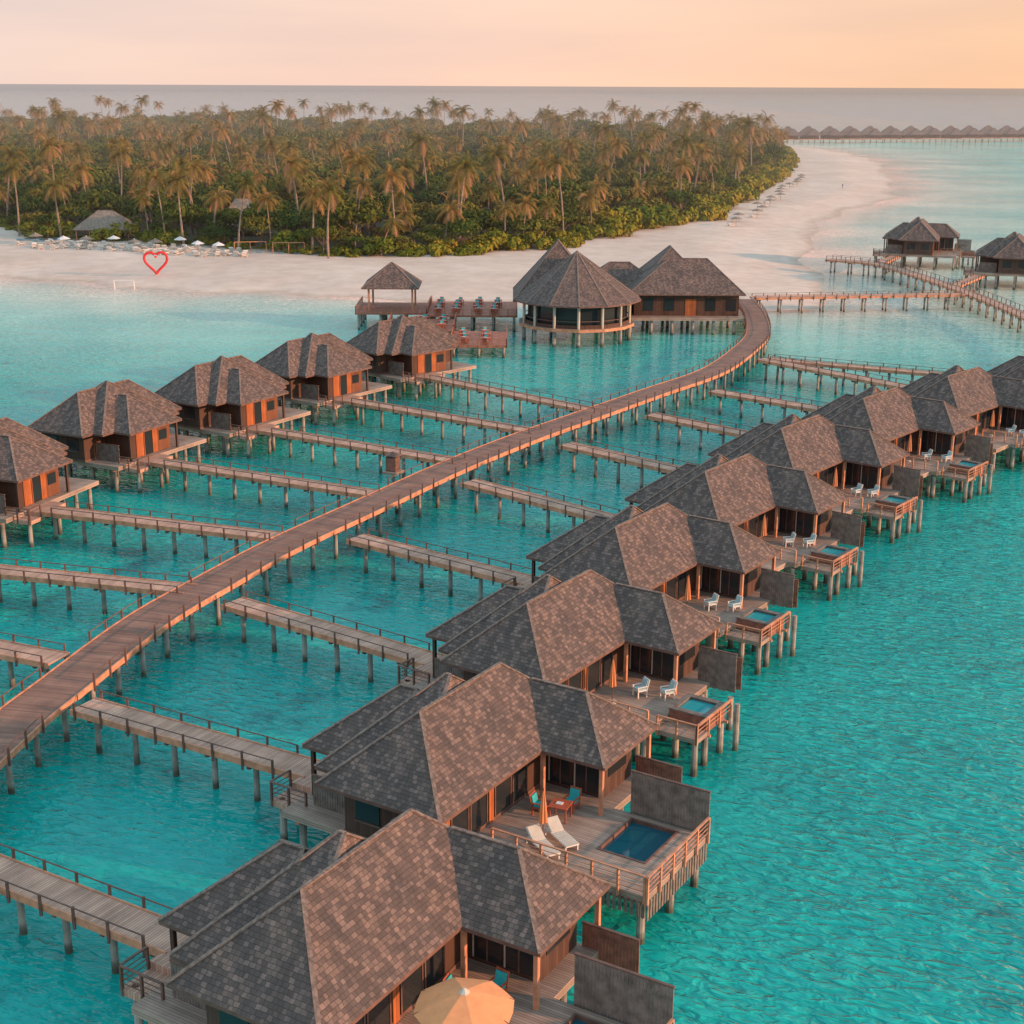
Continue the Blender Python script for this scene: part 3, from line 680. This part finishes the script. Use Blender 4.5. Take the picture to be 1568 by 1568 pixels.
def scatter(n,ymin,ymax,mind,dmin):
    res=[];cells={}
    x=rng.uniform(-1,1,n);y=rng.uniform(0,1,n)
    yy=ymin+(ymax-ymin)*y**0.8; xx=x*(0.40*yy+25)
    d=sdf(veg,xx,yy)
    for i in range(n):
        if d[i]<dmin: continue
        md=mind*(1+max(0,(yy[i]-330))/650)
        kx,ky=int(xx[i]//mind),int(yy[i]//mind); R_=int(md//mind)+1
        if any((px-xx[i])**2+(py-yy[i])**2<md*md for a_ in range(kx-R_,kx+R_+1) for b_ in range(ky-R_,ky+R_+1) for (px,py) in cells.get((a_,b_),())): continue
        cells.setdefault((kx,ky),[]).append((xx[i],yy[i])); res.append((float(xx[i]),float(yy[i]),float(d[i])))
    return res
forest=empty('island_forest')
hut_clear=[(-91,326,9),(-62,335,7),(-95,420,8)]
def clear(x,y): return any((x-a)**2+(y-b_)**2<c*c for a,b_,c in hut_clear)
T=scatter(26000,290,1080,5.6,2.0)
for (x,y,d) in T:
    if clear(x,y): continue
    s_=random.uniform(.75,1.3)*(0.8 if d<8 else 1.0)*(1+max(0,y-330)/1500)
    obj('broadleaf',random.choice(leafys),(x,y,1.0),random.uniform(0,6.28),parent=forest,scale=(s_,s_,s_*random.uniform(.7,1.2)))
Pp=scatter(12000,290,1080,8.5,1.0)
for (x,y,d) in Pp:
    if clear(x,y): continue
    if d>45 and random.random()<0.5 and x<60: continue
    s_=random.uniform(.7,1.2)*(1+max(0,y-400)/2200)
    obj('palm',random.choice(palms),(x,y,1.0),random.uniform(0,6.28),parent=forest,scale=(s_,s_,s_))
hedge=empty('beach_shrubs')
for i in range(len(veg)-1):
    a=Vector(veg[i]);b_=Vector(veg[i+1])
    if max(abs(a.x),abs(b_.x))>420 or a.y>860: continue
    L=(b_-a).length; nb=int(L/1.5)
    for j in range(nb):
        p=a.lerp(b_,(j+random.random())/nb); t=(b_-a).normalized(); nr=Vector((-t.y,t.x)); p=p+nr*(random.uniform(-2,6)+1.5*math.sin(p.y*.15+p.x*.2))
        if p.x<-30 and random.random()<0.35: continue
        s_=random.uniform(.6,1.6)*(1.35 if p.x>20 else 1); obj('shrub',random.choice(bushes),(p.x,p.y,0.8),random.uniform(0,6.28),parent=hedge,scale=(s_,s_,s_))
for (x,y,i,s_,r_) in((-36.8,289,0,1.05,1),(-24,300,1,1.0,2),(-41,296,2,1.1,4),(-57,301,1,.9,0),(-75,314,3,.85,3),(-70,309,0,1.1,2.2),(-100,322,2,1.1,1),(-112,330,1,1,5),(2,308,2,.9,3.4),(-14,300,4,1,1.2)):
    obj('palm_tree',palms[i],(x,y,0.9),r_,scale=(s_,s_,s_))

# ------------------------------------------------------------------ beach things
def pavilion(name,x,y,w,dp,zh,rz):
    e=empty(name,(x,y,1.0),rz); m=MB(); m.hip(-w/2,w/2,-dp/2,dp/2,2.6,zh,'x',k='thatch'); obj('roof',m.mesh('roof'),parent=e)
    m=MB()
    for a_ in np.linspace(-w/2+.8,w/2-.8,5):
        for b_ in(-dp/2+.8,dp/2-.8): m.cyl((a_,b_,0),(a_,b_,2.5),.12,.12,'beam',7)
    m.box(-w/2+.5,w/2-.5,-dp/2+.5,dp/2-.5,-0.3,0.15,'cream'); m.box(-w/4,w/4,-.6,.6,.153,1.2,'wall'); obj('posts_and_floor',m.mesh('posts'),parent=e)
pavilion('beach_bar_pavilion',-91,326,13,10,6.5,0.05); pavilion('thatched_lodge',-62,335,12,9,8.5,0.1); pavilion('thatched_lodge',-95,420,14,9,9.5,0.0)
for i in range(80):
    x=-106+random.uniform(0,52); y=301+(-x-75)*0.35+random.uniform(-6,7)
    obj('sun_lounger',loungerM,(x,y,1.2),random.uniform(2.6,3.6),scale=(1.5,1.5,1.5))
for i in range(9):
    x=-102+i*5.5+random.uniform(-2,2); y=303+(-x-75)*0.35+random.uniform(-4,5)
    obj('beach_parasol',random.choice((umbW,umbW,umbT)),(x,y,1.1),random.uniform(0,3))
for i in range(16):
    t=i/15; p=Vector((46,362)).lerp(Vector((96,545)),t)+Vector((random.uniform(3,8),0))
    obj('sun_lounger',loungerM,(p.x+3,p.y,1.1),random.uniform(0,3),scale=(1.3,1.3,1.3)); obj('beach_parasol',umbT,(p.x+4.5,p.y+1,0.9),0)
cv=[]
for i in range(41):
    t=2*math.pi*i/40; cv.append(Vector((16*math.sin(t)**3*0.13,0,(13*math.cos(t)-5*math.cos(2*t)-2*math.cos(3*t)-math.cos(4*t))*0.14+2.6)))
m=MB()
for a_,b_ in zip(cv[3:37],cv[4:38]): m.cyl(a_,b_,.24,.24,'red',7)
for a_,b_ in zip(cv[0:2],cv[1:3]): m.cyl(a_,b_,.24,.24,'red',7)
m.box(-.3,.3,-.3,.3,-.2,.25,'cream')
obj('heart_sculpture',m.mesh('heart_sculpture'),(-65.5,265.5,0.7),0.1)
m=MB()
for x in(-1.7,1.7): m.cyl((x,0,0),(x,0,1.6),.06,.06,'white'); m.cyl((x,0,1.6),(x,.9,0),.04,.04,'white')
m.cyl((-1.7,0,1.6),(1.7,0,1.6),.06,.06,'white')
obj('goal_frame',m.mesh('goal_frame'),(-68,252,0),0.1)
for (x,y,r_) in((-107,322,.3),(-103,320,.5)):
    m=MB()
    for s_ in(-1,1):
        rows=[]
        for i in range(9):
            t=i/8*2-1; w_=.25*math.sqrt(max(0,1-t*t))+.01; rows.append([(t*2.4,s_*.9-w_,.45),(t*2.4,s_*.9,.1+.25*t*t),(t*2.4,s_*.9+w_,.45)])
        for a_,b_ in zip(rows,rows[1:]):
            m.face([a_[0],a_[1],b_[1],b_[0]],'blue'); m.face([a_[1],a_[2],b_[2],b_[1]],'blue'); m.face([a_[2],a_[0],b_[0],b_[2]],'white')
    m.box(-.9,1,-.8,.8,.46,.5,'dark'); m.cyl((.6,0,.5),(.6,0,4),.04,.02,'rail')
    obj('catamaran_boat',m.mesh('boat'),(x,y,1.0),r_,scale=(1.2,1.2,1.2))
m=MB()
for x in(0,3.2,6.4): m.cyl((x,0,0),(x,0,2.6),.08,.08,'beam')
m.beam((0,0,2.6),(6.4,0,2.6),.12,.12,'beam')
for x in(1.2,2.2,4.4,5.4): m.cyl((x,0,.5),(x,0,2.6),.02,.02,'rail',5)
for x in(1.7,4.9): m.box(x-.6,x+.6,-.25,.25,.45,.52,'blue')
sw=m.mesh('swing'); obj('swing_frame',sw,(-57,297,1.0),.2); obj('swing_frame',sw,(-49,296,1.0),.1)

vs=[(0,0,.92),(0,0,1.15),(0,0,1.42),(0,0,1.52),(0,.01,1.64),(0,.01,1.76),(.19,0,1.40),(.25,.06,1.12),(.26,.16,.88),(-.19,0,1.40),(-.25,-.06,1.12),(-.26,-.02,.86),(.10,0,.86),(.12,.16,.48),(.12,.10,.05),(.12,.24,.02),(-.10,0,.86),(-.12,-.06,.48),(-.12,-.26,.10),(-.12,-.14,.03)]
es=[(0,1),(1,2),(2,3),(3,4),(4,5),(2,6),(6,7),(7,8),(2,9),(9,10),(10,11),(0,12),(12,13),(13,14),(14,15),(0,16),(16,17),(17,18),(18,19)]
rs=[.14,.13,.15,.055,.10,.08,.06,.045,.035,.06,.045,.035,.09,.06,.04,.035,.09,.06,.04,.035]
me=bpy.data.meshes.new('walker'); me.from_pydata(vs,es,[]); me.materials.append(M['cloth'])
o=obj('beach_walker',me,(112.3,501.7,1.22),0.6); sk=o.modifiers.new('s','SKIN')
for i,r_ in enumerate(rs): me.skin_vertices[0].data[i].radius=(r_,r_*.8)
me.skin_vertices[0].data[0].use_root=True; o.modifiers.new('ss','SUBSURF').levels=1

# haze over the island
mh,nt,out=newmat('sea_haze')
vsn=N(nt,'ShaderNodeVolumeScatter'); vsn.inputs['Color'].default_value=(1.0,0.95,0.90,1); vsn.inputs['Density'].default_value=0.00034; vsn.inputs['Anisotropy'].default_value=0.0
lk(nt,vsn.outputs[0],out.inputs['Volume'])
hb=MB(); hb.box(-900,900,245,1500,0.5,28,'wall'); me=bpy.data.meshes.new('haze'); me.from_pydata(hb.v,[],hb.f); me.materials.append(mh); me.update()
obj('sea_haze',me)

# ------------------------------------------------------------------ world, sun, camera
SEL,SAZ=13.0,-16.0
w=bpy.data.worlds.new('World'); scene.world=w; w.use_nodes=True; nt=w.node_tree; nt.nodes.clear()
out=nt.nodes.new('ShaderNodeOutputWorld'); bg=nt.nodes.new('ShaderNodeBackground'); lk(nt,bg.outputs[0],out.inputs[0])
sky=nt.nodes.new('ShaderNodeTexSky'); sky.sky_type='NISHITA'; sky.sun_disc=False; sky.sun_elevation=rad(SEL); sky.sun_rotation=rad(90-SAZ); sky.dust_density=2.0; sky.air_density=1.0
STR=0.15
bg.inputs['Strength'].default_value=STR
tc=N(nt,'ShaderNodeTexCoord'); sp=N(nt,'ShaderNodeSeparateXYZ'); lk(nt,tc.outputs['Generated'],sp.inputs[0])
mrx=N(nt,'ShaderNodeMapRange'); mrx.inputs['From Min'].default_value=-0.45; mrx.inputs['From Max'].default_value=0.45; lk(nt,sp.outputs['X'],mrx.inputs['Value'])
hz=ramp(nt,mrx.outputs[0],[(0.0,(0.84,0.66,0.60)),(0.5,(1.0,0.66,0.50)),(1.0,(1.0,0.58,0.31))])
hs=N(nt,'ShaderNodeVectorMath',operation='SCALE'); lk(nt,hz.outputs[0],hs.inputs[0]); hs.inputs['Scale'].default_value=1.04/STR
mpn=N(nt,'ShaderNodeMapping'); mpn.inputs['Scale'].default_value=(1,1,9); lk(nt,tc.outputs['Generated'],mpn.inputs['Vector'])
nz=noise(nt,mpn.outputs[0],3.0,4)
nr_=ramp(nt,nz.outputs['Fac'],[(0.35,(0.93,0.94,0.97)),(0.65,(1.04,1.03,1.0))])
hm=mixc(nt,hs.outputs[0],nr_.outputs[0])
veil=mixc(nt,sky.outputs[0],(0.66/STR,0.94/STR,1.10/STR),0.74,'MIX')
el=ramp(nt,sp.outputs['Z'],[(0.0,(1,1,1)),(0.10,(0.8,0.8,0.8)),(0.34,(0.0,0.0,0.0))])
lk(nt,mixc(nt,veil,hm,el.outputs[0],'MIX'),bg.inputs[0])
L=bpy.data.lights.new('sun','SUN'); L.energy=5.0; L.angle=rad(1.0); L.color=(1.0,0.50,0.27)
so=bpy.data.objects.new('sun',L); col.objects.link(so)
d=Vector((math.cos(rad(SEL))*math.cos(rad(SAZ)),math.cos(rad(SEL))*math.sin(rad(SAZ)),math.sin(rad(SEL))))
so.rotation_euler=d.to_track_quat('Z','Y').to_euler(); so.location=(100,0,100)
cam=bpy.data.cameras.new('camera'); cam.sensor_width=36; cam.lens=36*2200/1568; cam.clip_end=150000; cam.clip_start=0.5
co=bpy.data.objects.new('camera',cam); col.objects.link(co)
pitch=math.atan(653/2200)
Rm=Matrix.Rotation(math.pi/2-pitch,4,'X')@Matrix.Rotation(math.atan(7/1568),4,'Z')
co.matrix_world=Matrix.Translation((0,0,34.5))@Rm
scene.camera=co
scene.view_settings.view_transform='Standard'; scene.view_settings.look='None'; scene.view_settings.exposure=0; scene.view_settings.gamma=1
